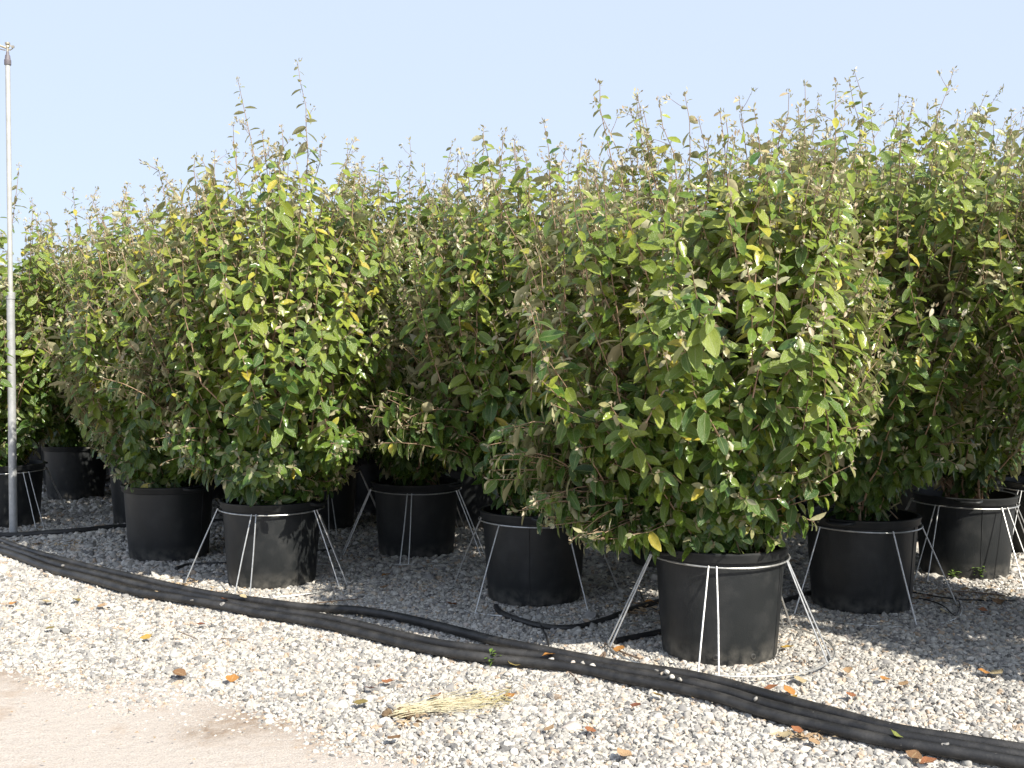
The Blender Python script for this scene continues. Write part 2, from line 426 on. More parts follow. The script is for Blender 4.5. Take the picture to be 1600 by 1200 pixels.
RING = .588
def stand(x, y, front, pair, label, sunk=.0, turn_gap=5.5):
    """wire frame round a pot; front = angle of the nearest leg in degrees to the right of the camera side"""
    root = link('pot_stand', None, loc=(x, y, 0)); tag(root, label, 'pot stand', 'wire stands round the pots')
    zt = HP - .048; n = 56; rt = RR + .009
    jit = random.Random(label)
    top = [(rt * math.cos(a), rt * math.sin(a), zt + .004 * math.sin(a * 2 + 1)) for a in np.linspace(0, 2 * math.pi, n, endpoint=False)]
    MB().tube(top, .0048, 7, closed=True).obj('top_ring', WIRE, root)
    zb = .050 - sunk
    base = [(RING * math.cos(a), RING * math.sin(a), zb + .004 * math.sin(a * 3 + x)) for a in np.linspace(0, 2 * math.pi, n, endpoint=False)]
    MB().tube(base, .0048, 7, closed=True).obj('base_ring', WIRE, root)
    for k in range(5):
        for g in ((-turn_gap / 2, turn_gap / 2) if pair else (0,)):
            a = R(-90 + front + 72 * k + g + jit.uniform(-1.5, 1.5)); b = a + R(jit.uniform(-2, 2)) - R(g * .35)
            p0 = (( rt + .006) * math.cos(b), (rt + .006) * math.sin(b), zt + .006)
            p1 = (RING * math.cos(a), RING * math.sin(a), zb + .004)
            mid = [(p0[i] + (p1[i] - p0[i]) * .5 + (jit.uniform(-.003, .003)) for i in range(3))]
            MB().tube([p0, tuple(mid[0]), p1], .0048, 6).obj('leg', WIRE, root)
    return root

# ------------------------------------------------------------------ shrubs
LT_V = np.array([(0, 0, 0), (0, .5, -.02), (0, 1, -.13), (.31, .19, .035), (.5, .50, .05), (.33, .80, -.02), (-.31, .19, .035), (-.5, .50, .05), (-.33, .80, -.02)])
LT_F = np.array([(0, 3, 1), (3, 4, 1), (1, 4, 5), (1, 5, 2), (0, 1, 6), (6, 1, 7), (1, 8, 7), (1, 2, 8)])
LT_A = np.array([0, 0, .4, 1, 1, 1, 1, 1, 1])
TT_V = np.array([(0, 0, 0), (.5, .5, .04), (0, 1, 0), (-.5, .5, .04)]); TT_F = np.array([(0, 1, 2), (0, 2, 3)]); TT_A = np.array([0, 1, 0, 1.])
PROF_T = [0, .06, .14, .28, .45, .62, .78, .9, 1.0]
PROF_R = [.28, .42, .60, .79, .94, 1.03, 1.02, .88, .60]

def norm(a): return a / np.maximum(np.linalg.norm(a, axis=-1, keepdims=True), 1e-9)

def tubes3(paths, rads, sides=3):
    """paths (N,m,3), rads (N,m) -> verts, tris"""
    N_, m = paths.shape[:2]
    t = np.empty_like(paths); t[:, 1:-1] = paths[:, 2:] - paths[:, :-2]; t[:, 0] = paths[:, 1] - paths[:, 0]; t[:, -1] = paths[:, -1] - paths[:, -2]
    t = norm(t); ref = np.tile(np.array([.31, .92, .2]), (N_, m, 1)); x = norm(np.cross(t, ref)); y = np.cross(x, t)
    V = np.stack([paths + (x * math.cos(2 * math.pi * k / sides) + y * math.sin(2 * math.pi * k / sides)) * rads[..., None] for k in range(sides)], 2)
    F = []
    for i in range(m - 1):
        for k in range(sides):
            k2 = (k + 1) % sides; a, b, c, d = i * sides + k, (i + 1) * sides + k, (i + 1) * sides + k2, i * sides + k2
            F += [(a, b, c), (a, c, d)]
    F = np.array(F)[None] + (np.arange(N_) * m * sides)[:, None, None]
    return V.reshape(-1, 3), F.reshape(-1, 3)

def grow(seed, radius, top, shoots=380, bulge=(), talls=(), lobes=(), z0=.545, lift=0.0, yellow=0.0, scale=1.0):
    """returns leaf arrays and twig paths in the shrub's own frame (origin at the pot's base)"""
    g = np.random.default_rng(seed)
    ph = g.uniform(0, 2 * math.pi, shoots); tt = g.beta(1.25, 1.0, shoots) ; shell = 1 - .42 * g.random(shoots) ** 1.5
    p = g.uniform(0, 6.28, 4)
    lump = 1 + .09 * np.sin(ph + p[0]) + .08 * np.sin(2 * ph + p[1] + tt * 4) + .09 * np.sin(3 * ph + p[2] - tt * 7) + .05 * np.sin(5 * ph + p[3] + tt * 11)
    for (a, amt, wd) in bulge:
        dd = (ph - R(a) + math.pi) % (2 * math.pi) - math.pi; lump += amt * np.exp(-(dd / wd) ** 2)
    rad = radius * np.interp(tt, PROF_T, PROF_R) * lump * shell
    lens = g.uniform(.42, .95, shoots)
    zc = z0 + lift
    z = zc + tt * (top - zc) + np.where(tt > .72, np.minimum(g.exponential(.12, shoots), .30), 0) + np.where(shell > .9, .0, 0)
    T = np.stack([rad * np.cos(ph), rad * np.sin(ph), z], 1)
    out = np.stack([np.cos(ph), np.sin(ph), 0 * ph], 1)
    upw = .10 + 1.25 * tt ** 1.1; outw = 1.0 - .72 * tt
    D = norm(T - np.array([0, 0, z0 - .15])) * .8 + out * (outw * .25)[:, None] + np.array([0, 0, 1.]) * (upw * .32)[:, None] + g.normal(0, .17, (shoots, 3))
    if lobes:
        LTs = []; LD = []
        for (c, r, n) in lobes:
            c = np.array(c); d = norm(g.normal(0, 1, (n, 3))); P_ = c + d * np.array(r) * g.uniform(.35, 1, (n, 1))
            o_ = norm(P_ * np.array([1, 1, 0]) + 1e-6); LTs.append(P_)
            LD.append(norm(P_ - np.array([0, 0, z0 + .12])) * .9 + o_ * .2 + g.normal(0, .13, (n, 3)))
        LTs = np.concatenate(LTs); T = np.concatenate([T, LTs]); D = np.concatenate([D, np.concatenate(LD)])
        tl = np.clip((LTs[:, 2] - z0) / (top - z0), 0, 1); tt = np.concatenate([tt, tl]); lens = np.concatenate([lens, np.minimum(g.uniform(.35, .7, len(LTs)), np.linalg.norm(LTs - np.array([0, 0, z0]), axis=1) * .9)])
    nT = len(T)
    sparse = np.zeros(nT, bool)
    if talls:
        TT_ = np.array([t_[0] for t_ in talls]); DD = np.array([t_[1] for t_ in talls]); LL = np.array([t_[2] for t_ in talls])
        T = np.concatenate([T, TT_]); D = np.concatenate([D, DD]); lens = np.concatenate([lens, LL]); tt = np.concatenate([tt, np.full(len(TT_), 1.05)])
        sparse = np.concatenate([sparse, np.ones(len(TT_), bool)])
    na = int(shoots / 26)      # long free shoots standing above the crown
    pa = g.uniform(0, 6.28, na); ra = radius * .85 * np.sqrt(g.random(na)); za = top + g.uniform(.02, .40, na)
    T = np.concatenate([T, np.stack([ra * np.cos(pa), ra * np.sin(pa), za], 1)])
    D = np.concatenate([D, np.stack([np.cos(pa) * ra * .35, np.sin(pa) * ra * .35, np.ones(na)], 1) + g.normal(0, .10, (na, 3))])
    lens = np.concatenate([lens, g.uniform(.6, .95, na)]); tt = np.concatenate([tt, np.full(na, 1.0)]); sparse = np.concatenate([sparse, np.ones(na, bool)])
    D = norm(D); N_ = len(T)
    m = 7
    bend = norm(g.normal(0, 1, (N_, 3))) * (lens * .07)[:, None]; sag = np.array([0, 0, 1.]) * (lens * np.where(tt < .45, .10, .0))[:, None]
    s_ = np.linspace(0, 1, m)
    S0 = T - D * lens[:, None]
    # keep roots of shoots inside the shrub and above the soil
    S0[:, 2] = np.maximum(S0[:, 2], z0 + .03)
    S0[:, :2] *= np.clip((S0[:, 2:3] - z0) / .45, .40, 1)
    paths = S0[:, None] + (T - S0)[:, None] * s_[None, :, None] + (bend + sag)[:, None] * (4 * s_ * (1 - s_))[None, :, None]
    paths[:, 1:-1] += g.normal(0, .006, paths[:, 1:-1].shape)
    rads = (.0054 - .0034 * s_)[None] * np.ones((N_, 1)); rads[sparse] *= .85
    LO = []; LY = []; LZ = []; LL_ = []; LW = []; LTn = []; LYg = []; TO = []; TY = []; TZ = []; TL = []; TTn = []
    twp = [paths]; twr = [rads]
    sides_p = []; sides_r = []
    up = np.array([0, 0, 1.])
    for i in range(N_):
        L_ = lens[i]; sp = .0285 if not sparse[i] else .036
        n = max(6, int(L_ / sp)); s = np.linspace(.05, 1, n) if not sparse[i] else np.linspace(.10, 1, n)
        f = s * (m - 1); k = np.minimum(f.astype(int), m - 2); fr = (f - k)[:, None]
        P_ = paths[i, k] * (1 - fr) + paths[i, k + 1] * fr; A_ = norm(paths[i, k + 1] - paths[i, k])
        ang = np.arange(n) * 2.4 + g.uniform(0, 6.28)
        x = norm(np.cross(A_, np.array([.31, .92, .2]))); y = np.cross(A_, x)
        side = x * np.cos(ang)[:, None] + y * np.sin(ang)[:, None]
        dr = g.uniform(.1, 1.15, (n, 1))
        Y = norm(side * .80 + A_ * .34 - up * dr + g.normal(0, .17, (n, 3)))
        o_ = norm(P_ * np.array([1, 1, 0]) + 1e-6)
        Z = A_ * .60 + up * .34 + o_ * .55 + g.normal(0, .34, (n, 3)); Z = norm(Z - (Z * Y).sum(1, keepdims=True) * Y)
        ll = .112 * np.exp(g.normal(0, .15, n) + g.normal(0, .09)) * scale
        tipf = np.interp(s, [0, .72, .9, 1], [1, 1, .75, .42] if tt[i] < .7 else [1, .92, .68, .28]) if not sparse[i] else np.interp(s, [0, .4, .75, 1], [1, 1, .8, .3])
        ll = np.maximum(ll * tipf, .016); yg = np.clip((s - (.90 if tt[i] > .5 else .95)) / .10, 0, 1) * .9
        keep = g.random(n) < (.94 if not sparse[i] else .82)
        tn = np.clip(g.normal(.16 + .48 * min(tt[i], 1) + yellow, .15, n) + g.normal(0, .09) + .08 * s, 0.01, .97)  # deeper green low in the crown, with the shade there put into the tone
        tn = np.where(g.random(n) < .012, 1.0, tn)
        for arr, v in ((LO, P_), (LY, Y), (LZ, Z), (LL_, ll), (LW, g.uniform(.40, .50, n)), (LTn, tn), (LYg, yg)): arr.append(v[keep])
        # silvery buds and unfolding leaves in the axils and at the tip
        nb = int(n * .7) if sparse[i] else (n // 3 if tt[i] > .45 else n // 12)
        q = g.choice(n, nb, replace=not sparse[i]); q = np.concatenate([q, np.full(4 if tt[i] > .5 else 2, n - 1)])
        rep = np.repeat(q, 2)
        B = P_[rep] + g.normal(0, .008, (len(rep), 3)); BY = norm(A_[rep] * .8 + g.normal(0, .55, (len(rep), 3)))
        BZ = g.normal(0, 1, BY.shape); BZ = norm(BZ - (BZ * BY).sum(1, keepdims=True) * BY)
        TO.append(B); TY.append(BY); TZ.append(BZ); TL.append(g.uniform(.014, .032, len(rep))); TTn.append(g.random(len(rep)))
        # short side twigs on the tall shoots
        if sparse[i]:
            for j in range(g.integers(3, 6)):
                a = g.integers(int(n * .15), int(n * .9)); d = norm((side[a] * .8 + A_[a] * .7)[None])[0]; l2 = g.uniform(.05, .13)
                e = P_[a] + d * l2; sides_p.append([P_[a], (P_[a] + e) / 2 + g.normal(0, .005, 3), e]); sides_r.append([.002, .0016, .001])
                B = np.repeat(e[None], 9, 0) + g.normal(0, .010, (9, 3)); BY = norm(d + g.normal(0, .6, (9, 3))); BZ = g.normal(0, 1, (9, 3)); BZ = norm(BZ - (BZ * BY).sum(1, keepdims=True) * BY)
                TO.append(B); TY.append(BY); TZ.append(BZ); TL.append(g.uniform(.015, .034, 9)); TTn.append(g.random(9))
    leaves = [np.concatenate(a) for a in (LO, LY, LZ, LL_, LW, LTn, LYg)]
    tiny = [np.concatenate(a) for a in (TO, TY, TZ, TL, TTn)]
    # branches running from the stems to the roots of the shoots
    nb = 70; idx = g.choice(nT, nb, replace=False); E = S0[idx]
    b0 = np.stack([g.normal(0, .05, nb), g.normal(0, .05, nb), np.full(nb, z0 - .06)], 1)
    s2 = np.linspace(0, 1, 7)[None, :, None]; M_ = b0 * .45 + E * .55; M_[:, :2] *= .55; M_[:, 2] = b0[:, 2] * .5 + E[:, 2] * .5
    bp = b0[:, None] * (1 - s2) ** 2 + M_[:, None] * 2 * s2 * (1 - s2) + E[:, None] * s2 ** 2
    bp[:, 1:-1] += g.normal(0, .012, bp[:, 1:-1].shape)
    br = np.interp(np.linspace(0, 1, 7), [0, 1], [.010, .0042])[None] * g.uniform(.7, 1.25, (nb, 1))
    stems = []
    for k in range(6):
        a = 2 * math.pi * k / 6 + g.uniform(-.4, .4); rr = radius * g.uniform(.25, .5); h = top * g.uniform(.55, .75)
        stems.append([(.05 * math.cos(a), .05 * math.sin(a), z0 - .08), (.12 * math.cos(a) + g.normal(0, .01), .12 * math.sin(a), z0 + .25),
                      (rr * .6 * math.cos(a + .2), rr * .6 * math.sin(a + .2), z0 + .65), (rr * math.cos(a), rr * math.sin(a), h)])
    return dict(leaves=leaves, tiny=tiny, twigs=(paths, rads), side=(sides_p, sides_r), branches=(bp, br), stems=stems)

def expand(TV, TF, TA, O, Y, Z, Ln, W, base):
    X = np.cross(Y, Z)
    V = O[:, None] + X[:, None] * (TV[None, :, 0:1] * (Ln * W)[:, None, None]) + Y[:, None] * (TV[None, :, 1:2] * Ln[:, None, None]) + Z[:, None] * (TV[None, :, 2:3] * Ln[:, None, None])
    F = TF[None] + (np.arange(len(O)) * len(TV))[:, None, None] + base
    return V.reshape(-1, 3), F.reshape(-1, 3), np.tile(TA, len(O))

def foliage_mesh(G, mask=None):
    O, Y, Z, Ln, W, tn, yg = [a if mask is None else a[mask] for a in G['leaves']]
    V1, F1, A1 = expand(LT_V, LT_F, LT_A, O, Y, Z, Ln, W, 0)
    tO, tY, tZ, tL, tT = G['tiny']
    V2, F2, A2 = expand(TT_V, TT_F, TT_A, tO, tY, tZ, tL, np.full(len(tL), .42), len(V1))
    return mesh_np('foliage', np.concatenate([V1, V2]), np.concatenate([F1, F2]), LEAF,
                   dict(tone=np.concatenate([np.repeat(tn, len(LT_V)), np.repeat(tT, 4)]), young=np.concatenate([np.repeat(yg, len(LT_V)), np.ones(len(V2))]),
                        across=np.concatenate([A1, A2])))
def twig_mesh(G):
    V, F = tubes3(*G['twigs']); V2, F2 = tubes3(*G['branches'], sides=5); F2 = F2 + len(V)
    Vs = [V, V2]; Fs = [F, F2]
    if G['side'][0]:
        V3, F3 = tubes3(np.array(G['side'][0]), np.array(G['side'][1])); Fs.append(F3 + len(V) + len(V2)); Vs.append(V3)
    return mesh_np('twigs', np.concatenate(Vs), np.concatenate(Fs), TWIG)
def stem_meshes(G):
    out = []
    for P_ in G['stems']:
        q = spline(P_, 5); out.append(MB().tube(q, list(np.linspace(.019, .008, len(q))), 7).mesh('stem', STEM))
    return out

# single leaves (the ones that show largest): finer blades in a few shapes and tones
def leaf_blades():
    out = []; g = np.random.default_rng(3)
    st = np.array([0, .10, .25, .42, .60, .78, .91, 1.0]); wd = np.array([.03, .27, .44, .50, .46, .32, .15, .0])
    for k in range(4):
        V = []; A = []; cup, bend, tw = g.uniform(.05, .12), g.uniform(.05, .26), g.uniform(-.12, .12)
        for s, w_ in zip(st, wd):
            zc = -bend * s * s + .01 * math.sin(s * 9 + k)
            for u in (-1, -.5, 0, .5, 1):
                wav = .020 * math.sin(s * 17 + u * 3 + k * 2) * abs(u)
                V.append((u * w_ , s, zc + cup * abs(u) * (w_ / .5) * 1.0 + wav + tw * u * s * .6)); A.append(abs(u) * (1 if w_ > .1 else .5))
        F = []
        for i in range(len(st) - 1):
            for j in range(4):
                a, b, c, d = i * 5 + j, i * 5 + j + 1, (i + 1) * 5 + j + 1, (i + 1) * 5 + j
                F += [(a, b, c), (a, c, d)]
        out.append((V, F, A))
    return out
BL = leaf_blades(); NTONE = 12
BLADE = [[mesh_np('leaf', np.array(V) * np.array([.46, 1, 1]), F, LEAF, dict(tone=np.full(len(V), (q + .3) / NTONE if q < NTONE - 1 else 1.0), young=np.zeros(len(V)), across=A)) for q in range(NTONE)] for (V, F, A) in BL]

GRP = 'potted evergreen shrubs in the nursery block'
def tall(px, py, y, x0, y0, lean=(0, 0), ln=.8):
    """a tall shoot whose tip stands at a photo pixel, in the frame of the shrub at (x0, y0)"""
    P_ = at_depth(px, py, y); return ((P_.x - x0, P_.y - y0, P_.z), (lean[0], lean[1], 1.0), ln)
# x, y, radius, top, turn, shoots, yellow, bulges(angle deg, amount, width), tall shoots (px, py, lean, length), lobes(px, py, depth, radii, n), label
SH = [
 dict(p=(1.1, 5.58), r=.98, top=2.54, n=540, yel=.06, bulge=[(-140, .12, .5), (0, -.04, .5), (-90, -.08, .5)], tall=[(910, 215, (-.2, 0), .7), (1070, 147, (.05, 0), .75), (985, 240, (0, 0), .6), (1155, 155, (-.1, 0), .7), (850, 192, (-.1, 0), .7), (1030, 255, (.1, 0), .5), (1258, 132, (.1, 0), .8)],
      lobes=[(870, 790, 5.55, (.28, .25, .13), 34), (800, 700, 5.7, (.20, .3, .22), 30), (940, 830, 5.45, (.25, .2, .12), 26), (1235, 730, 5.6, (.14, .25, .2), 18), (1100, 800, 5.45, (.4, .1, .15), 50), (960, 700, 5.3, (.3, .2, .3), 40), (1180, 700, 5.3, (.3, .2, .3), 40)],
      label='large leafy evergreen shrub in the nearest black pot, branches drooping low on the left'),
 dict(p=(2.21, 6.66), lift=.25, r=1.02, top=2.82, n=520, yel=.03, bulge=[], tall=[(1335, 112, (0, 0), .85), (1490, 110, (.55, 0), 1.0), (1405, 150, (.1, 0), .7), (1450, 170, (.2, 0), .6), (1290, 190, (-.1, 0), .6)], lobes=[(1480, 690, 6.3, (.3, .2, .2), 20)],
      label='tall evergreen shrub in the black pot just right of the nearest pot, tips leaning right'),
 dict(p=(0.145, 6.86), lift=.2, r=.82, top=2.64, n=480, yel=.02, bulge=[], tall=[(755, 200, (0, 0), .7), (790, 203, (.05, 0), .6), (805, 225, (-.25, 0), .6)], lobes=[(610, 650, 6.6, (.25, .2, .2), 18)],
      label='evergreen shrub in the shaded pot left of the nearest pot, with a narrow top tuft'),
 dict(p=(-1.68, 7.37), r=1.0, top=2.72, n=560, yel=.06, bulge=[(200, .12, .5)], tall=[(372, 125, (-.22, 0), .95), (465, 97, (-.05, 0), 1.0), (505, 215, (.3, 0), .5), (335, 237, (0, 0), .5), (420, 220, (.05, 0), .5), (440, 200, (0, 0), .4)], lobes=[(300, 690, 7.1, (.30, .2, .16), 30), (200, 600, 7.3, (.25, .25, .2), 24), (420, 720, 6.95, (.28, .15, .14), 30), (545, 690, 6.9, (.2, .2, .12), 14)],
      label='evergreen shrub with two very tall bare shoots, its pot inside a wire stand'),
 dict(p=(-2.71, 8.32), r=.95, top=2.55, n=420, yel=.04, bulge=[], tall=[(283, 285, (0, 0), .6), (240, 320, (0, 0), .5)], lobes=[],
      label='evergreen shrub in the big black pot without a wire stand, left of centre'),
 dict(p=(-0.77, 8.48), lift=.12, r=.86, top=2.78, n=430, yel=.0, bulge=[], tall=[(640, 218, (0, 0), .7), (707, 222, (.15, 0), .6), (598, 250, (0, 0), .5), (560, 260, (-.1, 0), .5)], lobes=[],
      label='shaded evergreen shrub in the pot set back between two front pots, under-storey dark'),
 dict(p=(3.3, 7.68), lift=.25, r=1.05, top=3.02, n=430, yel=.03, bulge=[], tall=[(1565, 137, (.5, 0), .9), (1530, 175, (.3, 0), .7), (1598, 180, (.3, 0), .7)], lobes=[],
      label='evergreen shrub at the right, behind the standing pot with a small weed at its foot'),
 dict(p=(4.33, 8.5), lift=.25, r=1.0, top=3.0, n=380, yel=.0, bulge=[], tall=[], lobes=[], label='evergreen shrub at the right edge of the photo, its black pot half out of frame'),
 dict(p=(-4.79, 9.95), lift=.1, r=.95, top=2.62, n=400, yel=.05, bulge=[], tall=[(30, 258, (.15, 0), .9), (75, 335, (0, 0), .5), (50, 312, (0, 0), .7)], lobes=[],
      label='evergreen shrub at the left edge, right behind the sprinkler pole'),
 dict(p=(-3.5, 10.1), r=.98, top=2.68, n=380, yel=.02, bulge=[], tall=[(150, 295, (0, 0), .7), (200, 305, (-.2, 0), .6), (232, 330, (0, 0), .5)], lobes=[],
      label='evergreen shrub whose pot hides behind the big pot without a stand'),
 dict(p=(-1.78, 9.8), r=1.0, top=2.6, n=360, yel=0, bulge=[], tall=[(545, 250, (0, 0), .5)], lobes=[], label='shaded evergreen shrub second from the front, behind the one with two tall shoots'),
 dict(p=(-.36, 9.95), r=1.0, top=2.5, n=360, yel=0, bulge=[], tall=[(728, 322, (0, 0), .5)], lobes=[], label='shaded evergreen shrub behind the gap where sky dips in the middle of the row'),
 dict(p=(1.22, 8.05), r=1.0, top=2.75, n=360, yel=0, bulge=[], tall=[], lobes=[], label='evergreen shrub standing directly behind the nearest one, only its top showing'),
 dict(p=(3.50, 5.75), r=.92, top=2.75, n=380, yel=.03, bulge=[], tall=[], lobes=[], label='nearest shrub at the right edge, only its left flank of branches showing'),
 dict(p=(4.05, 4.35), r=.95, top=2.8, n=330, yel=.0, bulge=[], tall=[], lobes=[], label='evergreen shrub just outside the right edge, casting shade on the gravel'),
]
grown = []
for i, s in enumerate(SH):
    x, y = s['p']
    talls = [tall(a, b, y, x, y, l_, ln) for (a, b, l_, ln) in s['tall']]
    lobes = []
    for (a, b, dep, rr, n) in s['lobes']:
        q = at_depth(a, b, dep - .18); lobes.append(((q.x - x, q.y - y, q.z), rr, n))
    grown.append(grow(100 + i, s['r'], s['top'], s['n'], s['bulge'], talls, lobes, yellow=s['yel'], lift=s.get('lift', 0)))
# which leaves show: a coarse depth buffer over all leaf centres
CELL = 5
allP = []; own = []
for i, (s, G) in enumerate(zip(SH, grown)):
    O, Y = G['leaves'][0], G['leaves'][1]; c = O + Y * (G['leaves'][3] * .5)[:, None] + np.array([s['p'][0], s['p'][1], 0]); allP.append(c); own.append(np.full(len(c), i))
P_ = np.concatenate(allP); own = np.concatenate(own); px, py, dep = project(P_)
inside = (px > 0) & (px < 1600) & (py > 0) & (py < 1200)
gx, gy = np.clip((px / CELL).astype(int), -2, 321) + 2, np.clip((py / CELL).astype(int), -2, 241) + 2
zb = np.full((326, 246), 1e9)
for dx in (-1, 0, 1):
    for dy in (-1, 0, 1): np.minimum.at(zb, (np.clip(gx + dx, 0, 325), np.clip(gy + dy, 0, 245)), dep)
vis = inside & (dep <= zb[gx, gy] + .05)
start = 0
roots = []
for i, (s, G) in enumerate(zip(SH, grown)):
    n = len(G['leaves'][0]); v = vis[start:start + n]; d = dep[start:start + n]; start += n
    O, Y, Z, Ln, W, tn, yg = G['leaves']
    cp = O + np.array([s['p'][0], s['p'][1], 0]); view = norm(np.array([0, 0, EYE]) - cp)
    area = Ln ** 2 * W * (np.abs((Z * view).sum(1)) * .8 + .2) / d ** 2
    score = np.where(v & (yg < .1) & (Ln > .05), area, -1)
    pick = np.argsort(-score)[:300]; pick = pick[score[pick] > 0]
    mask = np.ones(n, bool); mask[pick] = False
    root = link('potted_shrub', None, loc=(s['p'][0], s['p'][1], 0)); tag(root, s['label'], 'potted shrub', GRP); roots.append(root)
    tag(link('foliage', foliage_mesh(G, mask), root), kind='stuff')
    tag(link('twigs', twig_mesh(G), root), kind='stuff')
    for me in stem_meshes(G): link('stem', me, root)
    X = np.cross(Y, Z)
    gq = np.random.default_rng(i)
    for k in pick:
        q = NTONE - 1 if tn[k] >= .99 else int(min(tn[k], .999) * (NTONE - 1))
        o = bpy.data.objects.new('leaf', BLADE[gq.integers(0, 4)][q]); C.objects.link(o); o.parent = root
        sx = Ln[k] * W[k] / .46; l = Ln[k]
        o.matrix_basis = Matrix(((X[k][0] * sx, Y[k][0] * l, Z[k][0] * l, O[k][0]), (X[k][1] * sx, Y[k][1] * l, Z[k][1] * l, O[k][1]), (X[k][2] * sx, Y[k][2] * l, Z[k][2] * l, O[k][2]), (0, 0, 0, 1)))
    if i == 0: put_pot(root, R(28), 1, R(-90 + 56), (R(-90 - 14), R(-90 + 23)))
    else: put_pot(root, random.uniform(0, 6) if i != 4 else R(140), 1, R(-90 + random.uniform(-70, 70)))
    s['n_leaves'] = len(pick)
# the rows behind: copies of four of these shrubs' growth, each a thing of its own
BACKM = []
for k in range(4):
    G = grow(900 + k, .98, 2.5, 330, yellow=.0, scale=1.05, lift=.0); BACKM.append((foliage_mesh(G), twig_mesh(G), stem_meshes(G)))
FX = [-12, -4.87, -2.77, -1.72, .15, 1.14, 2.26, 3.37, 4.5, 12]; FY = [15, 10.1, 8.48, 7.55, 7.0, 6.3, 6.8, 7.83, 8.4, 9]
placed = [s['p'] for s in SH]; rb = random.Random(4); nb = 0
for j in range(9):
    for i in range(-8, 8):
        x = i * 1.38 + (j % 2) * .69 + rb.uniform(-.12, .12); y = 8.6 + j * 1.12 + rb.uniform(-.12, .12)
        if y > 16.5 or abs(x) > y * .485 + 1.2: continue
        if y < np.interp(x, FX, FY) + 1.0 or min(math.hypot(x - a, y - b) for a, b in placed) < 1.12: continue
        placed.append((x, y)); nb += 1
        root = link('potted_shrub', None, loc=(x, y, 0), rz=rb.uniform(0, 6.28)); root.scale = (1, 1, rb.uniform(.94, 1.04))
        where = 'at the left behind the sprinkler pole' if x / y < -.3 else 'in the middle behind the sky dip' if x / y < .05 else 'at the right behind the tallest tops'
        tag(root, ('evergreen shrub deep in the block ' if y > 11 else 'evergreen shrub in the next row back, ') + where + ', mostly hidden', 'potted shrub', GRP)
        f, t_, st = BACKM[nb % 4]
        tag(link('foliage', f, root), kind='stuff'); tag(link('twigs', t_, root), kind='stuff')
        for me in st: link('stem', me, root)
        put_pot(root, 0, 0)
print('back shrubs', nb)

stand(1.1, 5.58, -16, True, 'bright wire stand round the nearest black pot, base ring lying on the gravel', 0, 7)
stand(2.21, 6.66, 13, False, 'single wire stand round the pot just right of the nearest one', .03)
stand(0.145, 6.86, -38, False, 'single wire stand round the shaded pot left of the nearest one', .03)
stand(-1.68, 7.37, -5, True, 'wire stand with paired legs round the pot of the shrub with two tall shoots', .025, 10)
stand(-0.77, 8.48, -4, True, 'wire stand with paired legs round the dark pot set back in the middle', .025, 7)
stand(3.3, 7.68, 22, True, 'wire stand round the right hand pot that has a weed at its foot', .03, 9)
stand(4.33, 8.5, -60, True, 'wire stand at the right edge of the photo, one pair of legs in view', .03, 6)
stand(-4.79, 9.95, 55, True, 'wire stand with paired legs at the left edge just behind the sprinkler pole', .03, 6)
stand(-1.78, 9.8, 20, True, 'wire stand in deep shade behind the stand with paired legs, far back', .03, 6)

# ------------------------------------------------------------------ pipes
def pipe(name, pix, r, z, label, cat, group=None, mat=PIPE, n=10, zs=None):
    pts = []
    for k, (a, b) in enumerate(pix):
        zz = zs[k] if zs else z
        q = at(a, b, zz); pts.append(q)
    q = spline(pts, 6); rr = random.Random(label)
    f1, f2 = rr.uniform(0, 6), rr.uniform(0, 6)
    q = [p + Vector((0, .004 * math.sin(p.x * 5 + f1), .003 * math.sin(p.x * 7 + f2))) for p in q]
    me = MB().tube(q, r, n).mesh(name, mat); o = link(name, me)
    return tag(o, label, cat, group)
PG = 'black supply pipes along the front of the block'
front = [(-160, 815), (-60, 843), (0, 860), (70, 886), (140, 905), (210, 924), (280, 936), (350, 947), (420, 960), (490, 973), (560, 988), (640, 1007), (700, 1020), (780, 1031), (850, 1037), (915, 1046), (975, 1060), (1060, 1076), (1130, 1092), (1200, 1114), (1300, 1139), (1400, 1162), (1500, 1178), (1600, 1192), (1750, 1212), (1900, 1225)]
mid = [(-160, 805), (-60, 833), (0, 852), (70, 877), (140, 895), (210, 913), (280, 927), (350, 941), (420, 952), (490, 963), (560, 977), (640, 995), (700, 1008), (780, 1019), (850, 1027), (915, 1037), (975, 1049), (1060, 1064), (1130, 1080), (1200, 1101), (1300, 1126), (1400, 1150), (1500, 1167), (1600, 1182), (1750, 1202), (1900, 1215)]
back = [(-160, 798), (-60, 826), (0, 845), (70, 868), (140, 886), (210, 903), (280, 918), (350, 933), (420, 942), (490, 949), (560, 954), (640, 968), (710, 984), (780, 1003), (850, 1017), (915, 1029), (975, 1040), (1060, 1053), (1130, 1068), (1200, 1087), (1300, 1112), (1400, 1139), (1500, 1157), (1600, 1173), (1750, 1193), (1900, 1206)]
pipe('supply_pipe', front, .0255, .052, 'front pipe of the three thick black pipes, nearest the camera', 'pipe', PG, n=14)
pipe('supply_pipe', mid, .0255, .052, 'middle pipe of the three thick black pipes on the gravel', 'pipe', PG, n=14)
pipe('supply_pipe', back, .0255, .052, 'rear pipe of the three, swinging away from the others in the middle', 'pipe', PG, n=14)
pipe('supply_pipe', [(-120, 828), (0, 836), (60, 834), (120, 830), (195, 822), (300, 816), (420, 812)], .027, .035, 'black pipe lying behind the sprinkler pole, running to the big pot', 'pipe', n=10)
pipe('hose', [(775, 948), (782, 957), (805, 967), (851, 979), (900, 979), (945, 968), (990, 952), (1040, 938), (1100, 925)], .017, .030, 'curved black hose lying in front of the shaded pot left of the nearest one', 'hose', mat=TUBE)
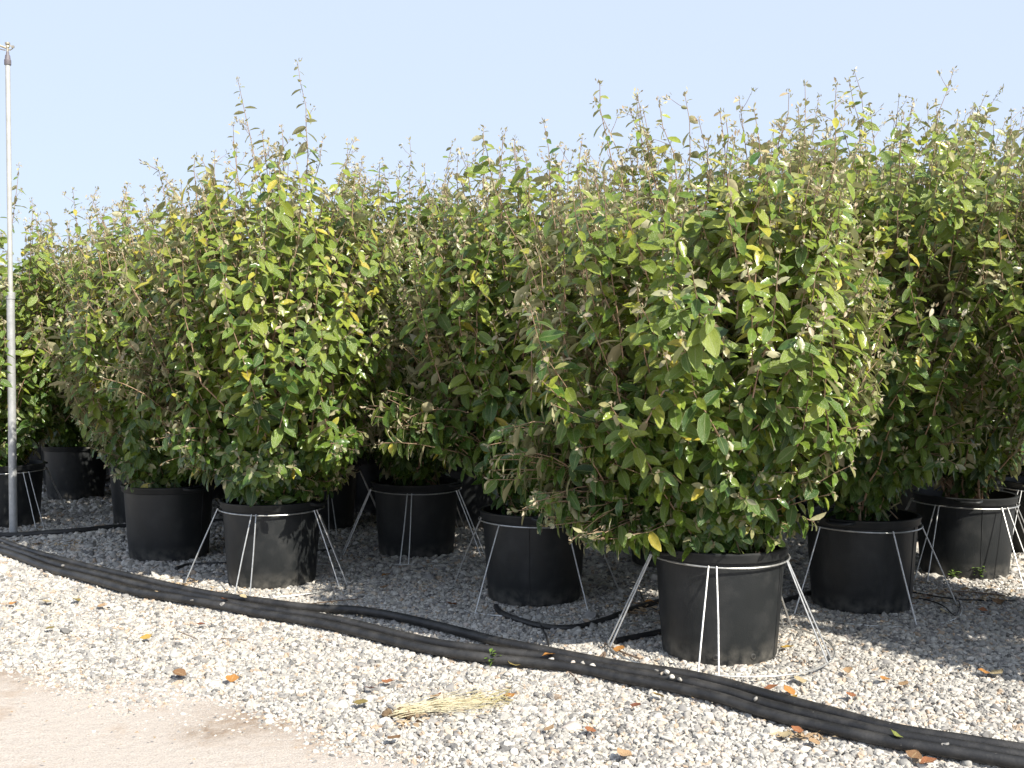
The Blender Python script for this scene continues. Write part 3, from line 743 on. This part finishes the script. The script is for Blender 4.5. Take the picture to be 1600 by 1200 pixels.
pipe('hose', [(960, 1003), (985, 997), (1040, 985), (1120, 968), (1220, 940), (1330, 905)], .017, .030, 'black hose passing behind the nearest pot', 'hose', mat=TUBE)
pipe('hose', [(275, 888), (300, 882), (360, 880), (420, 872), (520, 858)], .014, .028, 'black hose between the big pot without a stand and the wire stand', 'hose', mat=TUBE)
pipe('drip_tube', [(1425, 934), (1450, 938), (1475, 948), (1492, 962), (1500, 945), (1490, 930)], .004, .03, 'thin drip tube looping beside the right hand pot', 'drip tube', mat=TUBE, n=6)
pipe('drip_tube', [(1420, 925), (1480, 935), (1540, 938), (1610, 936)], .005, .03, 'thin straight drip tube at the right edge among dry leaves', 'drip tube', mat=TUBE, n=6)
pipe('drip_tube', [(843, 975), (852, 990), (857, 1006), (856, 1016)], .006, .035, 'short thin tube bent down to the rear black pipe', 'drip tube', mat=TUBE, n=6, zs=[.03, .07, .09, .05])
pipe('drip_tube', [(1000, 925), (1010, 945), (1040, 958), (1060, 955)], .0035, .03, 'thin drip tube curling left of the nearest pot', 'drip tube', mat=TUBE, n=6)

# ------------------------------------------------------------------ sprinkler pole
b = at(21, 838); root = link('sprinkler_pole', None, loc=b)
tag(root, 'tall galvanised pole with a small sprinkler head at the left edge', 'sprinkler pole')
tp = at_depth(12, 96, b.y) - b; jn = at_depth(16.5, 462, b.y) - b
low = MB().tube([(0, 0, 0), tuple(jn * .5), tuple(jn)], .034, 18); low.obj('lower_pipe', GALV, root)
cl = MB(); cl.tube([tuple(jn - Vector((0, 0, .03))), tuple(jn + Vector((0, 0, .03)))], .039, 18); cl.obj('joint_collar', GALV, root)
MB().tube([tuple(jn + Vector((0, 0, .0))), tuple((jn + tp) * .5), tuple(tp)], .021, 16).obj('upper_pipe', PALE, root)
h = link('sprinkler_head', None, root, loc=tuple(tp))
MB().lathe([(0, -.03), (.029, -.03), (.029, .012), (.024, .018), (.021, .05), (.014, .06), (.012, .085), (0, .085)], 18).obj('coupling', COUP, h)
sb = MB(); sb.lathe([(0, .085), (.010, .085), (.010, .12), (.016, .122), (.016, .134), (.012, .14), (.022, .15), (.022, .165), (0, .168)], 14)
sb.tube([(0, 0, .115), (-.035, -.01, .125), (-.10, -.02, .150)], [.011, .010, .007], 8)
sb.obj('nozzle', BRASS, h)
ar = MB(); ar.tube([(-.02, 0, .098), (-.05, .01, .105), (-.09, .01, .118), (-.125, 0, .142)], .005, 6); ar.tube([(-.01, 0, .155), (.03, .0, .135), (.045, 0, .112), (.025, 0, .10), (0, 0, .105)], .006, 6)
ar.box((.048, 0, .128), (.022, .014, .02)); ar.obj('swing_arm', BRASS, h)

# ------------------------------------------------------------------ litter
def dead_leaf_material():
    t = NT('fallen_leaf'); t.coord()
    base = t.mix(.3, t.new('ShaderNodeObjectInfo').outputs['Color'], (.34, .22, .12))
    n = t.noise(28, 5, .7)
    c = t.mix(t.ramp(n, [(.45, (0,) * 3), (.7, (.75,) * 3)]), base, (.16, .08, .035))
    c = t.mix(t.math('MULTIPLY', t.math('LESS_THAN', t.attr('across'), .07), .4), c, (.5, .4, .22))
    t.col(c).set(rough=.6, spec=.3); t.bump(n, .006); return t.m
DL = dead_leaf_material()
g = np.random.default_rng(8)
DMESH = []
for k in range(5):
    st = np.linspace(0, 1, 8); wd = np.array([.04, .22, .38, .45, .43, .33, .17, .0]); V = []; A = []; F = []
    cup, bend = g.uniform(.05, .3), g.uniform(-.25, .5)
    for s, w_ in zip(st, wd):
        for u in (-1, -.5, 0, .5, 1):
            V.append((u * w_ * (1 - .25 * cup), s - .5, bend * (s - .5) ** 2 + cup * abs(u) ** 1.5 * w_ + .03 * math.sin(s * 11 + u * 4 + k * 2))); A.append(abs(u))
    for i in range(7):
        for j in range(4):
            a, b_, c, d = i * 5 + j, i * 5 + j + 1, (i + 1) * 5 + j + 1, (i + 1) * 5 + j; F += [(a, b_, c), (a, c, d)]
    V += [(.008, -.5, 0), (-.008, -.5, 0), (.004, -.72, .03)]; A += [1, 1, 1]; q = len(V) - 3; F.append((q, q + 1, q + 2))
    DMESH.append(mesh_np('fallen_leaf', V, F, DL, dict(across=A)))
ORG, YEL, RED, TAN, RUS, OLV, BRN, PAL, GRN = (.62, .26, .04), (.68, .45, .06), (.20, .03, .025), (.62, .42, .24), (.42, .13, .05), (.24, .22, .05), (.22, .12, .06), (.66, .58, .36), (.16, .28, .03)
FL = [
 (20, 943, ORG, 'rusty orange fallen leaf near the left edge, below the pipes'), (74, 940, PAL, 'pale yellow fallen leaf on gravel below the pipes, left corner of the photo'),
 (119, 937, OLV, 'olive curled fallen leaf just under the pipes at left'), (158, 946, TAN, 'tan fallen leaf under the pipes, right of an olive curled one'),
 (78, 981, OLV, 'long olive fallen leaf halfway between left pipes and the beige track'), (228, 996, YEL, 'yellow fallen leaf with dark edge on open gravel at left'),
 (314, 975, RED, 'dark red fallen leaf on gravel below the first wire stand'), (281, 1052, BRN, 'brown fallen leaf at the edge of the beige track'),
 (363, 1060, ORG, 'small orange fallen leaf on gravel near the beige track'), (563, 1097, OLV, 'long olive and brown fallen leaf left of the dry straw'),
 (606, 1065, RUS, 'reddish fallen leaf above the left end of the straw'), (578, 1075, RED, 'dark red fallen leaf above the olive leaf, left of the straw'),
 (681, 1087, RUS, 'rust red fallen leaf touching the top of the straw'), (796, 1086, ORG, 'bright orange fallen leaf at the tip of the straw'),
 (616, 1152, BRN, 'brown fallen leaf on the dark soil below the straw roots'), (803, 1038, OLV, 'olive yellow fallen leaf against the front pipe, middle of the photo'),
 (993, 1102, RED, 'dark crimson fallen leaf below the front pipe near the nearest pot'), (1028, 1086, YEL, 'yellow fallen leaf touching the front pipe below the nearest pot'),
 (858, 1138, TAN, 'light tan fallen leaf right of the straw tip'), (922, 1140, RUS, 'rust fallen leaf on gravel right of the light tan one'),
 (976, 1178, TAN, 'long tan fallen leaf near the bottom edge'), (1230, 1011, YEL, 'vivid yellow fallen leaf inside the base ring of the nearest stand'),
 (1325, 1047, TAN, 'tan upright fallen leaf right of the base ring'), (1250, 1062, PAL, 'pale fallen leaf lying just outside the base ring'),
 (1233, 1078, ORG, 'orange fallen leaf between the base ring and the rear pipe'), (1237, 1089, YEL, 'yellow fallen leaf beside the rear pipe under an orange one'),
 (1205, 1074, RUS, 'dull red fallen leaf beside the rear pipe'), (1384, 1061, ORG, 'crumpled orange fallen leaf on sunny gravel at right'),
 (1411, 1068, TAN, 'tan fallen leaf beside the crumpled orange one'), (1538, 1049, ORG, 'orange fallen leaf in the shade near the right edge'),
 (1558, 1051, PAL, 'pale fallen leaf touching the orange leaf in the shade'), (967, 1014, ORG, 'orange fallen leaf standing by the left foot of the nearest stand'),
 (603, 898, ORG, 'orange brown fallen leaf on shaded gravel in front of the set back pot'), (600, 917, BRN, 'brown fallen leaf on shaded gravel below an orange brown one'),
 (706, 943, RUS, 'rust fallen leaf on shaded gravel left of the shaded front pot'), (1450, 935, ORG, 'orange fallen leaf right of the second pot'),
 (1426, 944, RUS, 'rust fallen leaf touching the foot of the second pot'), (1535, 953, RUS, 'rust fallen leaf in shade under the right hand stand'),
 (1228, 1147, PAL, 'pale fallen leaf against the lower side of the front pipe'), (1272, 1158, TAN, 'tan fallen leaf in the drift under the front pipe'),
 (1245, 1140, RUS, 'reddish fallen leaf tucked under the front pipe'), (1428, 1180, BRN, 'brown fallen leaf under the front pipe near the right corner'),
 (1450, 1190, RUS, 'red brown fallen leaf at the bottom right, under the front pipe'), (1330, 1085, RUS, 'thin red brown fallen leaf between pipes and sunny gravel at right'),
 (1508, 920, TAN, 'tan fallen leaf among debris by the small weed'), (1560, 940, BRN, 'brown fallen leaf beside the straight drip tube'),
 (350, 936, RUS, 'dried reddish fallen leaf caught on the pipes below the stand'), (380, 932, PAL, 'pale fallen leaf caught on the pipes below the stand'),
 (300, 905, TAN, 'tan fallen leaf at the left foot of the first wire stand'), (60, 848, RUS, 'rust fallen leaf at the foot of the sprinkler pole'),
 (110, 846, TAN, 'tan fallen leaf behind the pipes, right of the sprinkler pole'), (1005, 955, TAN, 'tan fallen leaf on sunlit gravel left of the nearest pot'),
 (1015, 940, ORG, 'golden fallen leaf by the left side of the nearest pot'), (1475, 955, PAL, 'pale fallen leaf by the looping drip tube'),
]
for k, (a, b_, col, lab) in enumerate(FL):
    zt = .044
    if k in (46, 47): zt = .085
    p = at(a, b_, zt); o = link('fallen_leaf', DMESH[k % 5], loc=p)
    s = g.uniform(.050, .076); o.scale = (s, s, s); o.rotation_euler = (g.uniform(-.3, .45), g.uniform(-.3, .3), g.uniform(0, 6.28)); o.color = (*col, 1)
    tag(o, lab, 'fallen leaf', 'fallen leaves on the gravel')
p = at(1402, 1150, .078); o = link('fallen_leaf', DMESH[1], loc=p); o.scale = (.07,) * 3; o.rotation_euler = (.5, .2, 1); o.color = (*GRN, 1)
tag(o, 'small bright green leaf resting on the black pipes at right', 'fallen leaf', 'fallen leaves on the gravel')
p = at(857, 1023, .08); o = link('fallen_leaf', DMESH[2], loc=p); o.scale = (.07,) * 3; o.rotation_euler = (0, .2, 2); o.color = (*ORG, 1)
tag(o, 'small orange leaf lying on the rear black pipe near its bend', 'fallen leaf', 'fallen leaves on the gravel')
# crumbs of leaf and bark too many to count
V = []; F = []
cg = np.random.default_rng(21)
def crumb(x, y, z, s):
    b0 = len(V); a = cg.uniform(0, 6.28); c_, s_ = math.cos(a), math.sin(a)
    for (u, v_) in ((-.5, 0), (0, -.22), (.5, .03), (.02, .24)):
        V.append((x + (u * c_ - v_ * s_) * s, y + (u * s_ + v_ * c_) * s, z + cg.uniform(-.1, .35) * s))
    F.append((b0, b0 + 1, b0 + 2)); F.append((b0, b0 + 2, b0 + 3))
for k in range(700):
    y = cg.uniform(3.9, 11); x = cg.uniform(-.5, .52) * y
    s = cg.uniform(.006, .024)
    crumb(x, y, .030, s)
for (a, b_, sa, sb_, n) in ((330, 930, 60, 8, 60), (290, 912, 40, 8, 40), (1000, 950, 40, 10, 90), (1470, 930, 60, 14, 120), (1550, 935, 40, 10, 60), (1250, 1150, 40, 8, 50), (90, 850, 80, 5, 60), (640, 1128, 30, 8, 20)):
    for k in range(n):
        q = at(a + cg.normal(0, sa * .6), b_ + cg.normal(0, sb_ * .6), .03); crumb(q.x, q.y, .033, cg.uniform(.015, .05))
tag(link('leaf_litter', mesh_np('leaf_litter', V, F, simple('litter_crumbs', (.20, .12, .06), (.50, .40, .26), 14, .8), smooth=False)), 'crumbs of dry brown leaf and bark scattered over the gravel', 'leaf litter', kind='stuff')

def twig_on_ground(pix, r, label):
    pipe('dry_twig', pix, r, .034, label, 'twig', 'dry twigs on the gravel', mat=DEAD, n=6)
twig_on_ground([(278, 987), (295, 994), (309, 1000)], .0025, 'thin dark twig on open gravel, left part of the photo')
twig_on_ground([(345, 997), (365, 998), (385, 999)], .003, 'short dark twig lying level right of the thin one')
twig_on_ground([(925, 1040), (935, 1030), (945, 1020), (938, 1046)], .006, 'forked brown twig caught over the pipes left of the nearest stand')
twig_on_ground([(945, 1005), (970, 1018), (1000, 1030)], .005, 'dry twig at the left foot of the nearest stand')
twig_on_ground([(460, 947), (520, 940), (560, 936)], .004, 'dry twig behind the rear pipe under the first stand')
twig_on_ground([(1440, 930), (1500, 925), (1570, 931)], .005, 'dry twig among dead leaves on the right')
twig_on_ground([(890, 1050), (900, 1060), (905, 1066)], .004, 'pale short twig at the lower side of the front pipe')

# uprooted dry grass
q = at(700, 1117); root = link('dry_grass_tuft', None, loc=(q.x, q.y, 0)); tag(root, 'uprooted tuft of dry yellow grass lying on the gravel with soil on its roots', 'dry grass')
sg = np.random.default_rng(2); a0 = at(625, 1127) - q; a1 = at(785, 1104) - q
paths = []; rads = []
for k in range(95):
    t0 = sg.uniform(0, .15); t1 = sg.uniform(.5, 1.0); p0 = np.array(a0) + np.array([sg.normal(0, .02), sg.normal(0, .03), .035 + sg.uniform(0, .012)])
    e = np.array(a0) * (1 - t1) + np.array(a1) * t1 + np.array([sg.normal(0, .02), sg.normal(0, .075), 0])
    s5 = np.linspace(0, 1, 6)[:, None]; pth = p0 * (1 - s5) + e * s5; pth[:, 2] = .034 + .008 * np.sin(np.pi * s5[:, 0]) + sg.uniform(0, .018); pth[1:-1] += sg.normal(0, .004, (4, 3))
    paths.append(pth); rads.append(np.linspace(.0014, .0008, 6))
V1, F1 = tubes3(np.array(paths), np.array(rads)); tag(link('straw', mesh_np('straw', V1, F1, STRAW), root), kind='stuff')
paths = []; rads = []
for k in range(110):
    t1 = sg.uniform(.62, 1.05); e = np.array(a0) * (1 - t1) + np.array(a1) * t1 + np.array([0, sg.normal(0, .06), .034 + sg.uniform(0, .018)])
    d = np.array([sg.uniform(.01, .04), sg.normal(0, .02), sg.uniform(-.01, .02)]); paths.append(np.array([e, e + d * .5, e + d])); rads.append([.0014, .002, .0008])
V1, F1 = tubes3(np.array(paths), np.array(rads)); tag(link('seed_heads', mesh_np('seed_heads', V1, F1, STRAWG), root), kind='stuff')
rb_ = MB()
for k in range(14):
    c_ = Vector(a0) + Vector((sg.normal(0, .028), sg.normal(0, .022), .035)); r_ = sg.uniform(.010, .022)
    rb_.lathe([(0.0001, -r_), (r_ * .8, -r_ * .5), (r_, 0), (r_ * .7, r_ * .6), (.0001, r_)], 7, tuple(c_))
rb_.obj('root_clod', ROOT, root)

def weed(px, py, n, h, label, spread=.06):
    q = at(px, py, .02); root = link('weed', None, loc=q); tag(root, label, 'weed')
    wg = np.random.default_rng(px)
    O = []; Y = []; Z = []; paths = []
    for k in range(n):
        a = wg.uniform(0, 6.28); e = np.array([spread * math.cos(a) * wg.uniform(.3, 1), spread * math.sin(a) * wg.uniform(.3, 1), h * wg.uniform(.4, 1)])
        paths.append(np.array([[0, 0, 0], e * .5 + [0, 0, .01], e]))
        for j in range(4):
            f = .4 + .2 * j; y_ = norm(np.array([math.cos(a + j * 2), math.sin(a + j * 2), wg.uniform(0, .5)])[None])[0]; z_ = np.array([0, 0, 1.]) - y_ * y_[2]
            O.append(e * min(f, 1)); Y.append(y_); Z.append(z_ / np.linalg.norm(z_))
    V, F = tubes3(np.array(paths), np.full((n, 3), .0016)); link('stalks', mesh_np('stalks', V, F, WEED), root)
    V, F, A = expand(LT_V, LT_F, LT_A, np.array(O), np.array(Y), np.array(Z), wg.uniform(.025, .045, len(O)), np.full(len(O), .5), 0)
    tag(link('weed_leaves', mesh_np('weed_leaves', V, F, WEED), root), kind='stuff')
weed(1528, 905, 9, .13, 'small bright green weed at the foot of the right hand pot')
weed(766, 1042, 4, .07, 'tiny green seedling against the front pipe in the middle', .03)
weed(1490, 905, 4, .07, 'tiny weed left of the bright green one by the right hand pot', .03)
